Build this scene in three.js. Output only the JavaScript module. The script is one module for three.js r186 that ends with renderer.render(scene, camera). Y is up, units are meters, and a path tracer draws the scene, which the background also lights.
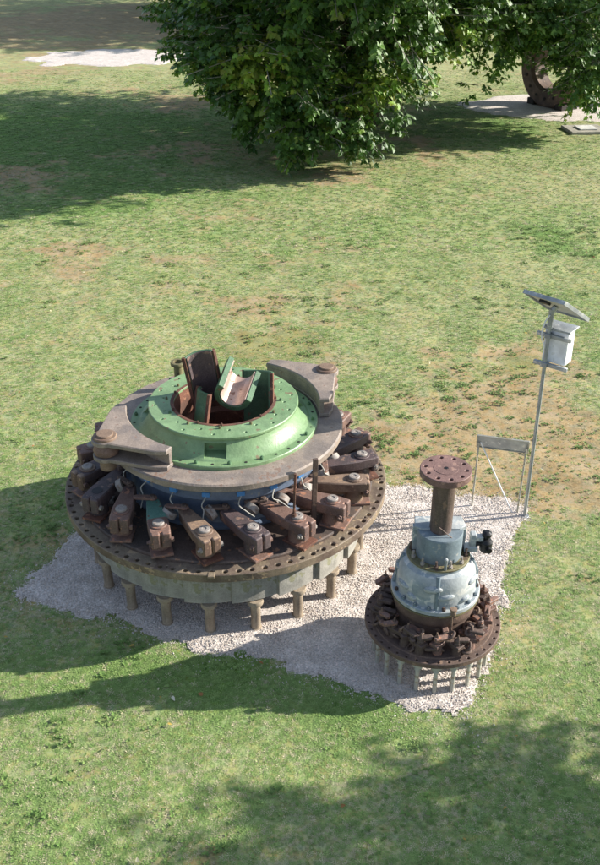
import * as THREE from 'three';
import { Brush, Evaluator, SUBTRACTION } from 'three-bvh-csg';
import { mergeGeometries, toCreasedNormals } from 'three/addons/utils/BufferGeometryUtils.js';
import { RoundedBoxGeometry } from 'three/addons/geometries/RoundedBoxGeometry.js';

// ------------------------------------------------------------------ camera, sky, sun, exposure
const scene = new THREE.Scene();
const camera = new THREE.PerspectiveCamera(49.86, 600 / 865, 0.1, 2000);
camera.position.set(0, 6, 0);
camera.rotation.set(THREE.MathUtils.degToRad(-30.242), 0, 0);
const renderer = new THREE.WebGLRenderer({ antialias: true });
renderer.toneMapping = THREE.LinearToneMapping;
renderer.toneMappingExposure = 2.25;
renderer.shadowMap.enabled = true;
const SUN_EL = THREE.MathUtils.degToRad(26);
const sunDir = new THREE.Vector3(0.983 * Math.cos(SUN_EL), Math.sin(SUN_EL), -0.182 * Math.cos(SUN_EL)).normalize();
{   // clear, slightly hazy sky: paler towards the horizon, bright round the sun
  const W = 256, Hh = 128, d = new Float32Array(W * Hh * 4), v = new THREE.Vector3();
  for (let y = 0; y < Hh; y++) for (let x = 0; x < W; x++) {
    const el = ((y + 0.5) / Hh - 0.5) * Math.PI, az = ((x + 0.5) / W - 0.5) * 2 * Math.PI; v.set(Math.cos(el) * Math.cos(az), Math.sin(el), Math.cos(el) * Math.sin(az));
    const h = Math.pow(1 - Math.max(0, v.y), 3), c = Math.max(0, v.dot(sunDir)), glow = 0.28 * Math.pow(c, 6) + 0.9 * Math.pow(c, 60), k = (y * W + x) * 4;
    d[k] = 0.114 + 0.18 * h + glow; d[k + 1] = 0.160 + 0.18 * h + glow * 0.96; d[k + 2] = 0.250 + 0.155 * h + glow * 0.88; d[k + 3] = 1;
  }
  const t = new THREE.DataTexture(d, W, Hh, THREE.RGBAFormat, THREE.FloatType); t.mapping = THREE.EquirectangularReflectionMapping; t.magFilter = THREE.LinearFilter; t.needsUpdate = true;
  scene.background = t; scene.environment = t;
}
const sun = new THREE.DirectionalLight(new THREE.Color(1, 0.955, 0.88), 4.0);
sun.position.copy(sunDir).multiplyScalar(60).add(new THREE.Vector3(0, 0, -15));
sun.target.position.set(0, 0, -15);
sun.castShadow = true;
sun.shadow.mapSize.set(4096, 4096);
sun.shadow.camera.left = -40; sun.shadow.camera.right = 40; sun.shadow.camera.top = 30; sun.shadow.camera.bottom = -30;
sun.shadow.camera.near = 1; sun.shadow.camera.far = 150;
scene.add(sun, sun.target);

// ------------------------------------------------------------------ helpers
let seedState = 12345;
function rnd() { seedState = (seedState + 0x6D2B79F5) | 0; let t = Math.imul(seedState ^ (seedState >>> 15), 1 | seedState); t = (t + Math.imul(t ^ (t >>> 7), 61 | t)) ^ t; return ((t ^ (t >>> 14)) >>> 0) / 4294967296; }
const rr = (a, b) => a + (b - a) * rnd();
const D2R = Math.PI / 180;
const V = (x, y, z) => new THREE.Vector3(x, y, z);
const clamp = (x, a = 0, b = 1) => Math.min(b, Math.max(a, x));
const lerp = (a, b, t) => a + (b - a) * t;
const sstep = (a, b, x) => { const t = clamp((x - a) / (b - a)); return t * t * (3 - 2 * t); };
function hash(ix, iy, s) { let h = Math.imul(ix, 374761393) + Math.imul(iy, 668265263) + Math.imul(s, 974634777); h = Math.imul(h ^ (h >>> 13), 1274126177); h ^= h >>> 16; return (h >>> 0) / 4294967296; }
function vnoise(x, y, s, per = 0) {
  const x0 = Math.floor(x), y0 = Math.floor(y), fx = x - x0, fy = y - y0;
  const u = fx * fx * (3 - 2 * fx), v = fy * fy * (3 - 2 * fy);
  const w = (k) => per ? ((k % per) + per) % per : k;
  const a = hash(w(x0), w(y0), s), b = hash(w(x0 + 1), w(y0), s), c = hash(w(x0), w(y0 + 1), s), d = hash(w(x0 + 1), w(y0 + 1), s);
  return lerp(lerp(a, b, u), lerp(c, d, u), v);
}
function fbm(x, y, s, oct = 4, per = 0) { let a = 0.5, sum = 0, n = 0; for (let i = 0; i < oct; i++) { sum += a * vnoise(x, y, s + i * 17, per); n += a; a *= 0.5; x *= 2; y *= 2; per *= 2; } return sum / n; }
const S2L = (c) => c <= 0.04045 ? c / 12.92 : Math.pow((c + 0.055) / 1.055, 2.4);
const rgbLin = (r, g, b) => [S2L(r / 255), S2L(g / 255), S2L(b / 255)];

function makeTex(size, fn, srgb = true) {
  const data = new Uint8Array(size * size * 4);
  for (let y = 0; y < size; y++) for (let x = 0; x < size; x++) {
    const c = fn(x / size, y / size); const i = (y * size + x) * 4;
    data[i] = clamp(c[0], 0, 255); data[i + 1] = clamp(c[1], 0, 255); data[i + 2] = clamp(c[2], 0, 255); data[i + 3] = 255;
  }
  const t = new THREE.DataTexture(data, size, size, THREE.RGBAFormat);
  t.wrapS = t.wrapT = THREE.RepeatWrapping; t.magFilter = THREE.LinearFilter; t.minFilter = THREE.LinearMipmapLinearFilter; t.generateMipmaps = true;
  if (srgb) t.colorSpace = THREE.SRGBColorSpace;
  t.needsUpdate = true; return t;
}
// weathered metal: base colour, a second colour in ragged patches, a third in small chips, fine grain (1 m tile)
function metal(base, second, third, o = {}) {
  const { amt = 0.5, chips = 0.12, grain = 22, seed = 1, rough = 0.75, metalness = 0, size = 512, streak = 0 } = o;
  const map = makeTex(size, (u, v) => {
    const n = fbm(u * 6, v * 6, seed, 5, 6), m = fbm(u * 14, v * 14, seed + 50, 4, 14), g = vnoise(u * 180, v * 180, seed + 90, 180) - 0.5;
    const st = streak ? (fbm(u * 60, v * 4, seed + 130, 3, 4) - 0.5) * streak : 0;
    const t = sstep(0.62 - amt * 0.3, 0.72 - amt * 0.2, n * 0.7 + m * 0.3 + st), c = sstep(0.78 - chips, 0.82 - chips, m * 0.75 + vnoise(u * 40, v * 40, seed + 7, 40) * 0.25);
    const out = [];
    for (let k = 0; k < 3; k++) { let q = lerp(base[k], second[k], t); q = lerp(q, third[k], c); out.push(q * (0.86 + 0.28 * m) + g * grain); }
    return out;
  });
  const bump = makeTex(256, (u, v) => { const q = 255 * (0.6 * fbm(u * 20, v * 20, seed + 11, 3, 20) + 0.4 * vnoise(u * 90, v * 90, seed + 12, 90)); return [q, q, q]; }, false);
  return new THREE.MeshStandardMaterial({ map, roughness: rough, metalness, bumpMap: bump, bumpScale: 0.0022 });
}
const M = {
  flange: metal([129, 114, 94], [104, 88, 75], [150, 129, 102], { amt: 0.5, seed: 3, rough: 0.7 }),
  deck: metal([98, 82, 72], [75, 65, 59], [126, 94, 71], { amt: 0.6, seed: 5, chips: 0.1, rough: 0.7 }),
  lever: metal([125, 98, 86], [96, 77, 72], [156, 111, 88], { amt: 0.5, seed: 9, rough: 0.62 }),
  leverDark: metal([95, 79, 78], [75, 66, 66], [125, 101, 88], { amt: 0.5, seed: 13, rough: 0.6 }),
  leverTan: metal([132, 110, 92], [104, 82, 70], [148, 122, 98], { amt: 0.5, seed: 17, rough: 0.65 }),
  teal: metal([91, 130, 115], [76, 107, 97], [106, 87, 73], { amt: 0.4, seed: 19, chips: 0.16, rough: 0.6 }),
  rust: metal([114, 76, 60], [89, 64, 53], [138, 98, 76], { amt: 0.5, seed: 23, rough: 0.9 }),
  ring: metal([150, 135, 122], [128, 117, 109], [127, 106, 93], { amt: 0.5, seed: 29, chips: 0.1, rough: 0.62 }),
  green: metal([130, 158, 114], [118, 146, 104], [122, 112, 86], { amt: 0.5, seed: 31, chips: 0.09, grain: 12, rough: 0.42 }),
  greenOld: metal([84, 116, 84], [70, 100, 72], [116, 92, 70], { amt: 0.5, seed: 37, chips: 0.14, rough: 0.55 }),
  blue: metal([102, 115, 134], [92, 105, 124], [122, 125, 126], { amt: 0.5, seed: 41, chips: 0.08, grain: 12, rough: 0.5 }),
  clip: metal([72, 132, 192], [62, 118, 176], [92, 140, 184], { amt: 0.4, seed: 43, chips: 0.05, grain: 8, rough: 0.5 }),
  paleBlue: metal([172, 177, 176], [142, 152, 156], [188, 188, 182], { amt: 0.5, seed: 47, chips: 0.14, grain: 12, rough: 0.45 }),
  midBlue: metal([122, 135, 141], [106, 119, 126], [150, 152, 148], { amt: 0.5, seed: 53, chips: 0.1, grain: 12, rough: 0.5 }),
  vane: metal([158, 154, 144], [142, 140, 130], [132, 130, 106], { amt: 0.5, seed: 59, chips: 0.12, rough: 0.7, streak: 0.4 }),
  post: metal([160, 144, 123], [142, 126, 107], [115, 96, 79], { amt: 0.5, seed: 61, chips: 0.1, rough: 0.8, streak: 0.4 }),
  pipe: metal([107, 89, 81], [92, 78, 70], [122, 98, 83], { amt: 0.5, seed: 67, rough: 0.55, streak: 0.5 }),
  pipeFlange: metal([133, 103, 95], [116, 90, 83], [146, 116, 103], { amt: 0.4, seed: 71, rough: 0.7 }),
  darkRust: metal([108, 88, 76], [88, 72, 64], [128, 104, 86], { amt: 0.5, seed: 73, chips: 0.08, rough: 0.7 }),
  cap: metal([156, 148, 140], [138, 128, 120], [122, 104, 92], { amt: 0.4, seed: 79, chips: 0.1, rough: 0.6, metalness: 0 }),
  litBronze: metal([196, 172, 158], [176, 150, 136], [130, 98, 82], { amt: 0.5, seed: 83, rough: 0.38, metalness: 0.25 }),
  olive: metal([119, 112, 79], [104, 98, 71], [93, 79, 63], { amt: 0.5, seed: 89, chips: 0.12, rough: 0.6 }),
  galv: metal([168, 172, 172], [150, 154, 156], [186, 186, 182], { amt: 0.5, seed: 97, grain: 10, rough: 0.45, metalness: 0.3, size: 256 }),
  paleSteel: metal([176, 174, 160], [160, 158, 146], [150, 140, 118], { amt: 0.5, seed: 101, grain: 12, rough: 0.6, size: 256 }),
  white: metal([232, 234, 236], [224, 226, 230], [206, 208, 208], { amt: 0.4, seed: 103, chips: 0.04, grain: 5, rough: 0.4, size: 256 }),
  black: new THREE.MeshStandardMaterial({ color: 0x17171a, roughness: 0.5 }),
  darkMetal: metal([52, 46, 42], [40, 36, 34], [70, 54, 44], { amt: 0.5, seed: 107, rough: 0.8, size: 256 }),  // near-black metal, also used to colour shaded gaps and recesses
  cable: new THREE.MeshStandardMaterial({ color: 0xa9a69c, roughness: 0.6 }),
  solarCell: new THREE.MeshPhysicalMaterial({ color: 0x141c30, roughness: 0.2, clearcoat: 1, clearcoatRoughness: 0.05 }),
  backSheet: new THREE.MeshStandardMaterial({ color: 0xb9b9b4, roughness: 0.6 }),
  slab: metal([170, 164, 150], [150, 146, 134], [130, 128, 112], { amt: 0.5, seed: 109, chips: 0.14, rough: 0.9 }),
  plaque: metal([226, 224, 216], [214, 212, 204], [190, 188, 180], { amt: 0.4, seed: 113, grain: 8, rough: 0.5, size: 256 }),
  bark: metal([92, 78, 64], [70, 60, 50], [112, 100, 84], { amt: 0.5, seed: 127, chips: 0.14, rough: 0.95, streak: 0.6 }),
  pale: metal([150, 146, 134], [128, 122, 110], [112, 104, 92], { amt: 0.5, seed: 131, chips: 0.1, rough: 0.7 }),
};

const used = {};
function uniq(n) { if (!(n in used)) { used[n] = 0; return n; } used[n]++; return n + '_' + String(used[n]).padStart(3, '0'); }
function boxUV(g) {   // uv in metres, chosen by the way each face points
  g = g.index ? g.toNonIndexed() : g;
  const p = g.attributes.position, uv = new Float32Array(p.count * 2), a = V(), b = V(), c = V(), n = V();
  for (let i = 0; i < p.count; i += 3) {
    a.fromBufferAttribute(p, i); b.fromBufferAttribute(p, i + 1); c.fromBufferAttribute(p, i + 2);
    n.subVectors(b, a).cross(c.clone().sub(a));
    const ax = Math.abs(n.x), ay = Math.abs(n.y), az = Math.abs(n.z);
    for (const [k, q] of [[0, a], [1, b], [2, c]]) {
      let u, v; if (ay >= ax && ay >= az) { u = q.x; v = q.z; } else if (ax >= az) { u = q.z; v = q.y; } else { u = q.x; v = q.y; }
      uv[(i + k) * 2] = u; uv[(i + k) * 2 + 1] = v;
    }
  }
  g.setAttribute('uv', new THREE.BufferAttribute(uv, 2)); return g;
}
function strip(g) { const o = g.index ? g.toNonIndexed() : g; for (const k of Object.keys(o.attributes)) if (!['position', 'normal', 'uv'].includes(k)) o.deleteAttribute(k); return o; }
const join = (arr) => arr.length === 1 ? arr[0] : mergeGeometries(arr.map(strip));
function mk(name, geo, mat, parent, top = false) {
  const m = new THREE.Mesh(geo, mat); m.name = top ? uniq(name) : name; m.castShadow = m.receiveShadow = true; (parent || scene).add(m); return m;
}
function thing(name, label, category, pos = [0, 0, 0], turn = 0, group) {
  const o = new THREE.Group(); o.name = uniq(name); o.position.set(...pos); o.rotation.y = turn; o.userData = { label, category }; if (group) o.userData.group = group; scene.add(o); return o;
}
function lathe(pts, seg = 48, crease = 0.6) { return boxUV(toCreasedNormals(new THREE.LatheGeometry(pts.map(([r, y]) => new THREE.Vector2(Math.max(r, 0.0001), y)), seg), crease)); }
function cyl(r0, r1, h, seg = 20, y = 0) { const g = new THREE.CylinderGeometry(r1, r0, h, seg); g.translate(0, y + h / 2, 0); return boxUV(toCreasedNormals(g, 0.7)); }
function capCyl(r, h, seg = 20, b = 0.006, y = 0) { return lathe([[0, y], [r, y], [r, y + h - b], [r - b, y + h], [0, y + h]], seg, 0.45); }
// plate from an outline in (x,z); extruded upward from y0 by h with a small bevel
function plate(outline, holes, y0, h, bevel = 0.006, seg = 24, crease = 0.5) {
  const sh = outline instanceof THREE.Shape ? outline : new THREE.Shape(outline.map(([x, z]) => new THREE.Vector2(x, -z)));
  for (const k of holes || []) sh.holes.push(k);
  const g = new THREE.ExtrudeGeometry(sh, { depth: h - 2 * bevel, bevelEnabled: bevel > 0, bevelThickness: bevel, bevelSize: bevel, bevelOffset: -bevel, bevelSegments: 1, curveSegments: seg });
  g.rotateX(-Math.PI / 2); g.translate(0, y0 + bevel, 0);
  return boxUV(toCreasedNormals(g, crease));
}
function circPath(x, z, r) { const p = new THREE.Path(); p.absarc(x, -z, r, 0, Math.PI * 2, true); return p; }
function circShape(r) { const s = new THREE.Shape(); s.absarc(0, 0, r, 0, Math.PI * 2, false); return s; }
function polyPath(x, z, r, n = 9) { const p = []; for (let i = 0; i < n; i++) { const a = -i / n * Math.PI * 2; p.push(new THREE.Vector2(x + r * Math.cos(a), -z + r * Math.sin(a))); } return new THREE.Path(p); }
function polyShape(r, n) { const p = []; for (let i = 0; i < n; i++) { const a = i / n * Math.PI * 2; p.push(new THREE.Vector2(r * Math.cos(a), r * Math.sin(a))); } return new THREE.Shape(p); }
function rbox(w, h, d, r = 0.008, x = 0, y = 0, z = 0) { const g = new RoundedBoxGeometry(w, h, d, 2, Math.min(r, w / 2.1, h / 2.1, d / 2.1)); g.translate(x, y, z); return boxUV(g); }
function tube(pts, r, seg = 12, rad = 6) { return boxUV(new THREE.TubeGeometry(new THREE.CatmullRomCurve3(pts), seg, r, rad, false)); }
function taperTube(pts, r0, r1, seg = 10, rad = 8) {
  const c = new THREE.CatmullRomCurve3(pts), g = new THREE.TubeGeometry(c, seg, 1, rad, false), p = g.attributes.position, n = g.attributes.normal;
  for (let i = 0; i <= seg; i++) { const q = c.getPointAt(i / seg), r = lerp(r0, r1, i / seg); for (let j = 0; j <= rad; j++) { const k = i * (rad + 1) + j; p.setXYZ(k, q.x + n.getX(k) * r, q.y + n.getY(k) * r, q.z + n.getZ(k) * r); } }
  return boxUV(g);
}
function rodBetween(a, b, r, seg = 10) { const d = b.clone().sub(a), g = new THREE.CylinderGeometry(r, r, d.length(), seg); g.applyQuaternion(new THREE.Quaternion().setFromUnitVectors(V(0, 1, 0), d.clone().normalize())); g.translate((a.x + b.x) / 2, (a.y + b.y) / 2, (a.z + b.z) / 2); return boxUV(toCreasedNormals(g, 0.8)); }
function hexBolt(r, h) { return boxUV(new THREE.CylinderGeometry(r, r, h, 6).translate(0, h / 2, 0).toNonIndexed()); }

// ------------------------------------------------------------------ the lawn: what grows where
const GR = { cx: -0.1, cz: -7.85, hw: 2.24, hd: 1.66, a: 20.5 * D2R };    // the gravel bed, a turned rectangle
function gravelDist(x, z) {   // below 0 inside
  const dx = x - GR.cx, dz = z - GR.cz, c = Math.cos(GR.a), s = Math.sin(GR.a);
  const u = dx * c + dz * s, v = -dx * s + dz * c;
  const qx = Math.abs(u) - GR.hw, qz = Math.abs(v) - GR.hd;
  const d = Math.min(Math.max(qx, qz), 0) + Math.hypot(Math.max(qx, 0), Math.max(qz, 0));
  return d + (fbm(x * 2.2, z * 2.2, 301, 4) - 0.5) * 0.42 + (vnoise(x * 16, z * 16, 302) - 0.5) * 0.12;
}
const far1 = (x, z) => Math.hypot((x + 7.9) / 3.2, (z + 41.2) / 2.2) - 1 + (fbm(x * 1.1, z * 1.1, 310, 4) - 0.5) * 0.7;        // pale patch on the far lawn
const far2 = (x, z) => Math.hypot((x - 8.6) / 3.4, (z + 30.9) / 2.1) - 1 + (fbm(x * 1.3, z * 1.3, 311, 4) - 0.5) * 0.4;         // patch under the iron ring
const SOIL = [[-0.2, -12.9, 1.0, 0.9], [-0.9, -12.6, 0.8, 0.6], [3.3, -12.4, 0.9, 1], [3.5, -11.2, 1.2, 0.9], [2.2, -11.2, 0.9, 0.6], [1.4, -10.1, 0.9, 0.9], [2.6, -9.7, 1.0, 1.1], [3.0, -9.0, 0.6, 1.1], [2.3, -9.2, 0.7, 0.9], [-4.5, -16.7, 1.4, 0.7], [-3.7, -17.3, 1.2, 0.6], [-4.6, -15.4, 1.0, 0.7], [0, -16.5, 1.2, 0.4], [-0.5, -14.7, 1.3, 0.5], [-7.1, -22.8, 1.8, 1], [-3.3, -32.1, 3.0, 1.0], [4.0, -13.1, 0.7, 0.7], [1.6, -13.9, 0.9, 0.45], [-10.5, -37.5, 4, 0.8], [-3.0, -25.5, 2.5, 0.7], [-2.1, -9.9, 0.7, 0.4], [1.0, -22.2, 1.6, 0.7], [3.2, -25.5, 1.8, 0.8], [-13, -52, 9, 1.1], [-5, -56, 9, 1.0], [-9, -45, 3, 0.6], [1.2, -9.8, 0.7, 0.8], [3.4, -10.2, 1.1, 0.9], [2.6, -10.6, 0.9, 0.7]];
const LUSH_SHADE = [[-3.5, -21.5, 2.4, 0.8], [-5.6, -19.9, 1.6, 0.8], [-1.6, -6.15, 0.5, 1.4], [-0.6, -6.0, 0.5, 1.3], [0.5, -5.7, 0.55, 1.5], [5.6, -17.9, 1.6, 0.9], [4.8, -14.3, 1.0, 0.9], [-2.0, -4.9, 0.9, 0.5], [1.8, -4.5, 0.8, 0.5], [-1.0, -18, 2.2, 0.4], [1.0, -11.6, 0.5, 0.6], [4.7, -27, 2.4, 0.7], [-2.4, -6.2, 0.5, 0.6], [2.4, -6.0, 0.7, 0.5], [-2.6, -8.6, 1.2, 0.4], [-7, -26, 5, 1.2], [-2.5, -27.5, 4, 0.9], [-11, -29, 5, 1.1], [5, -29.5, 3, 0.8], [3, -20, 2.5, 0.45]];  // lusher grass; the broad far spots also put darker tree shade into the colour
function spot(L, x, z) { let s = 0; for (const [a, b, r, w] of L) { const d = ((x - a) ** 2 + (z - b) ** 2) / (r * r); if (d < 9) s += w * Math.exp(-d * 1.2); } return s; }
function soilAt(x, z) { const n = fbm(x * 1.5 + 5, z * 1.5, 320, 5), m = fbm(x * 0.45, z * 0.45, 321, 3), k = fbm(x * 5, z * 5, 322, 3); return sstep(0.42, 0.86, spot(SOIL, x, z) * 0.55 + (n - 0.5) * 1.2 + (m - 0.5) * 0.5 + (k - 0.5) * 0.7 + 0.24); }
function lushShadeAt(x, z) { const n = fbm(x * 1.2 + 9, z * 1.2, 330, 4), k = fbm(x * 6, z * 6, 331, 3); return clamp(spot(LUSH_SHADE, x, z) * 0.55 + (n - 0.5) * 0.85 + (k - 0.5) * 0.6 + 0.22); }
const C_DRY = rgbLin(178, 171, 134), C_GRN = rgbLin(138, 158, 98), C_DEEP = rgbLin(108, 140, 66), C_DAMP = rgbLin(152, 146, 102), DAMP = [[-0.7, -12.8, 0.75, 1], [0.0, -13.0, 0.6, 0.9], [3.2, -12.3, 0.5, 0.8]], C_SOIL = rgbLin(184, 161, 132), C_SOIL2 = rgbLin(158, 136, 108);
function lawnColour(x, z, out) {
  const s = soilAt(x, z), l = lushShadeAt(x, z), m = fbm(x * 3.1, z * 3.1, 340, 3), b = 0.84 + 0.32 * fbm(x * 8, z * 8, 341, 2), wet = sstep(0.35, 0.7, spot(DAMP, x, z) + (fbm(x * 4, z * 4, 342, 3) - 0.5) * 0.8);
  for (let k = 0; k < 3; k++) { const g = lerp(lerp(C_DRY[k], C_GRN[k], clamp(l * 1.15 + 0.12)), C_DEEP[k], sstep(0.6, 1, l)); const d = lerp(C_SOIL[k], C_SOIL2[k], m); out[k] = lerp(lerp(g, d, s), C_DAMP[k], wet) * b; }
  return out;
}
const reliefAt = (x, z) => (fbm(x * 0.8, z * 0.8, 350, 3) - 0.5) * 0.05 + (fbm(x * 5, z * 5, 351, 2) - 0.5) * 0.022;
function groundY(x, z) { const d = gravelDist(x, z), e = Math.min(d, far1(x, z) * 1.5, far2(x, z) * 1.5); return reliefAt(x, z) * sstep(-0.05, 0.4, e) - (d < 0.05 ? 0.012 * sstep(0.05, -0.1, d) : 0); }

function axis(list) { const o = []; for (let i = 0; i < list.length - 1; i++) { const [a, st] = list[i], b = list[i + 1][0], n = Math.max(1, Math.round(Math.abs(b - a) / st)); for (let k = 0; k < n; k++) o.push(a + (b - a) * k / n); } o.push(list[list.length - 1][0]); return o; }
function sheet(xs, zs, yf, keep, colour) {
  const nx = xs.length, nz = zs.length, pos = new Float32Array(nx * nz * 3), uv = new Float32Array(nx * nz * 2), col = colour ? new Float32Array(nx * nz * 3) : null, idx = [], c = [0, 0, 0];
  for (let j = 0; j < nz; j++) for (let i = 0; i < nx; i++) {
    const k = j * nx + i, x = xs[i], z = zs[j]; pos[k * 3] = x; pos[k * 3 + 1] = yf(x, z); pos[k * 3 + 2] = z; uv[k * 2] = x; uv[k * 2 + 1] = z;
    if (col) { colour(x, z, c); col[k * 3] = c[0]; col[k * 3 + 1] = c[1]; col[k * 3 + 2] = c[2]; }
  }
  for (let j = 0; j < nz - 1; j++) for (let i = 0; i < nx - 1; i++) {
    if (keep && !keep((xs[i] + xs[i + 1]) / 2, (zs[j] + zs[j + 1]) / 2)) continue;
    const a = j * nx + i, b = a + 1, d = a + nx, e = d + 1; idx.push(a, b, d, b, e, d);
  }
  const g = new THREE.BufferGeometry(); g.setAttribute('position', new THREE.BufferAttribute(pos, 3)); g.setAttribute('uv', new THREE.BufferAttribute(uv, 2));
  if (col) g.setAttribute('color', new THREE.BufferAttribute(col, 3)); g.setIndex(idx);
  // rows run towards -z when zs falls; flip to keep faces up
  g.computeVertexNormals(); if (g.attributes.normal.getY(Math.floor(nx * nz / 2)) < 0) { for (let i = 0; i < idx.length; i += 3) { const t = idx[i]; idx[i] = idx[i + 1]; idx[i + 1] = t; } g.setIndex(idx); g.computeVertexNormals(); }
  return g;
}
const lawnTex = makeTex(1024, (u, v) => {   // 4 m tile of thatch, blades and specks; about neutral so that the sheet's own colour leads
  const a = fbm(u * 24, v * 24, 401, 4, 24), f = vnoise(u * 300, v * 300, 402, 300), f2 = vnoise(u * 130, v * 520, 403, 130), f3 = vnoise(u * 520, v * 130, 404, 130);
  const l = 176 + 76 * (a - 0.5) + 60 * (f - 0.5) + 50 * (Math.max(f2, f3) - 0.6); const t = (fbm(u * 60, v * 60, 405, 2, 60) - 0.5) * 40;
  return [l * 1.0 + t + 60, l + 62, l * 0.92 - t + 52];
});
lawnTex.repeat.set(0.25, 0.25);
const lawnMat = new THREE.MeshStandardMaterial({ map: lawnTex, vertexColors: true, roughness: 1 });
{
  const xs = axis([[-140, 20], [-40, 2], [-16, 0.5], [-7, 0.12], [7, 0.12], [16, 0.5], [40, 2], [140, 20], [141, 1]]);
  const zs = axis([[60, 10], [0, 1], [-3, 0.1], [-14, 0.1], [-26, 0.2], [-48, 0.4], [-70, 2], [-180, 15], [-181, 1]]);
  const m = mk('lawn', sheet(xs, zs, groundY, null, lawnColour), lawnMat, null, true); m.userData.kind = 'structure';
}
const gravelTex = makeTex(1024, (u, v) => {
  const cell = 150; let best = 9, tone = 0; const x = u * cell, y = v * cell, ix = Math.floor(x), iy = Math.floor(y);
  for (let j = -1; j <= 1; j++) for (let i = -1; i <= 1; i++) { const a = ((ix + i) % cell + cell) % cell, b = ((iy + j) % cell + cell) % cell, px = ix + i + hash(a, b, 5), py = iy + j + hash(a, b, 6), d = Math.hypot(px - x, py - y); if (d < best) { best = d; tone = hash(a, b, 7); } }
  const k = 184 + tone * 50 - 34 * sstep(0.35, 0.75, best) + 26 * (fbm(u * 12, v * 12, 420, 3, 12) - 0.5), w = tone > 0.85 ? 6 : 0;
  return [k + 7, k - 3 - w, k - 13 - w];
});
gravelTex.repeat.set(0.4, 0.4);
const gravelMat = new THREE.MeshStandardMaterial({ map: gravelTex, roughness: 0.95 });
function gravelSheet(name, fd, x0, x1, z0, z1, st, lift) {
  const m = mk(name, sheet(axis([[x0, st], [x1, st]]), axis([[z1, st], [z0, st]]), (x, z) => lift * sstep(0.03, -0.1, fd(x, z)) - 0.004 + (vnoise(x * 9, z * 9, 430) - 0.5) * 0.01, (x, z) => fd(x, z) < 0.01), gravelMat, null, true); m.userData.kind = 'structure'; return m;
}
gravelSheet('gravel_bed', gravelDist, -3.2, 3.2, -11, -5, 0.04, 0.016);
gravelSheet('gravel_patch', far1, -13, -3.5, -45, -37.5, 0.07, 0.03);
gravelSheet('gravel_patch', far2, 4.5, 13, -33.8, -28, 0.07, 0.03);

const dummy = new THREE.Object3D();
function instanced(name, geo, mat, list, parent) {   // list of [x,y,z, rx,ry,rz, sx,sy,sz, colour]
  const im = new THREE.InstancedMesh(geo, mat, list.length), col = new THREE.Color();
  list.forEach((p, i) => { dummy.position.set(p[0], p[1], p[2]); dummy.rotation.set(p[3], p[4], p[5]); dummy.scale.set(p[6], p[7], p[8]); dummy.updateMatrix(); im.setMatrixAt(i, dummy.matrix); if (p[9]) { col.setRGB(p[9][0], p[9][1], p[9][2]); im.setColorAt(i, col); } });
  im.name = parent ? name : uniq(name); im.userData.kind = 'stuff'; im.castShadow = im.receiveShadow = true; (parent || scene).add(im); return im;
}
// loose stones on the gravel
{
  const g = new THREE.IcosahedronGeometry(0.5, 0), p = g.attributes.position; const map = {};
  for (let i = 0; i < p.count; i++) { const key = [p.getX(i), p.getY(i), p.getZ(i)].map(q => q.toFixed(2)).join(); if (!map[key]) map[key] = rr(0.72, 1.12); p.setXYZ(i, p.getX(i) * map[key], p.getY(i) * map[key] * 0.7, p.getZ(i) * map[key]); }
  g.computeVertexNormals();
  const mat = new THREE.MeshStandardMaterial({ color: 0xffffff, roughness: 0.95 });
  const L = [];
  for (let i = 0; i < 210000; i++) {
    const x = rr(-3, 3), z = rr(-10.6, -5.2), d = gravelDist(x, z); if (d > 0.06 ? (d > 0.3 || rnd() > 0.05) : (d > -0.02 && rnd() > 0.4)) continue;
    const s = rr(0.007, 0.0165) * (rnd() < 0.04 ? 1.7 : 1), t = rr(0.85, 1.15) * (0.86 + 0.28 * fbm(x * 1.6, z * 1.6, 433, 4)), w = rnd();
    L.push([x, (d > 0.02 ? groundY(x, z) : 0.012) + s * 0.12, z, rr(-0.5, 0.5), rr(0, 6.3), rr(-0.5, 0.5), s, s, s * rr(0.7, 1), [0.605 * t * (0.98 + 0.06 * w), 0.545 * t, 0.485 * t * (1.04 - 0.1 * w)]]);
  }
  const im = instanced('gravel_stones', g, mat, L); Object.assign(im.userData, { label: 'loose pale pinkish gravel stones spread around the two turbines', category: 'gravel' });
}
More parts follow.
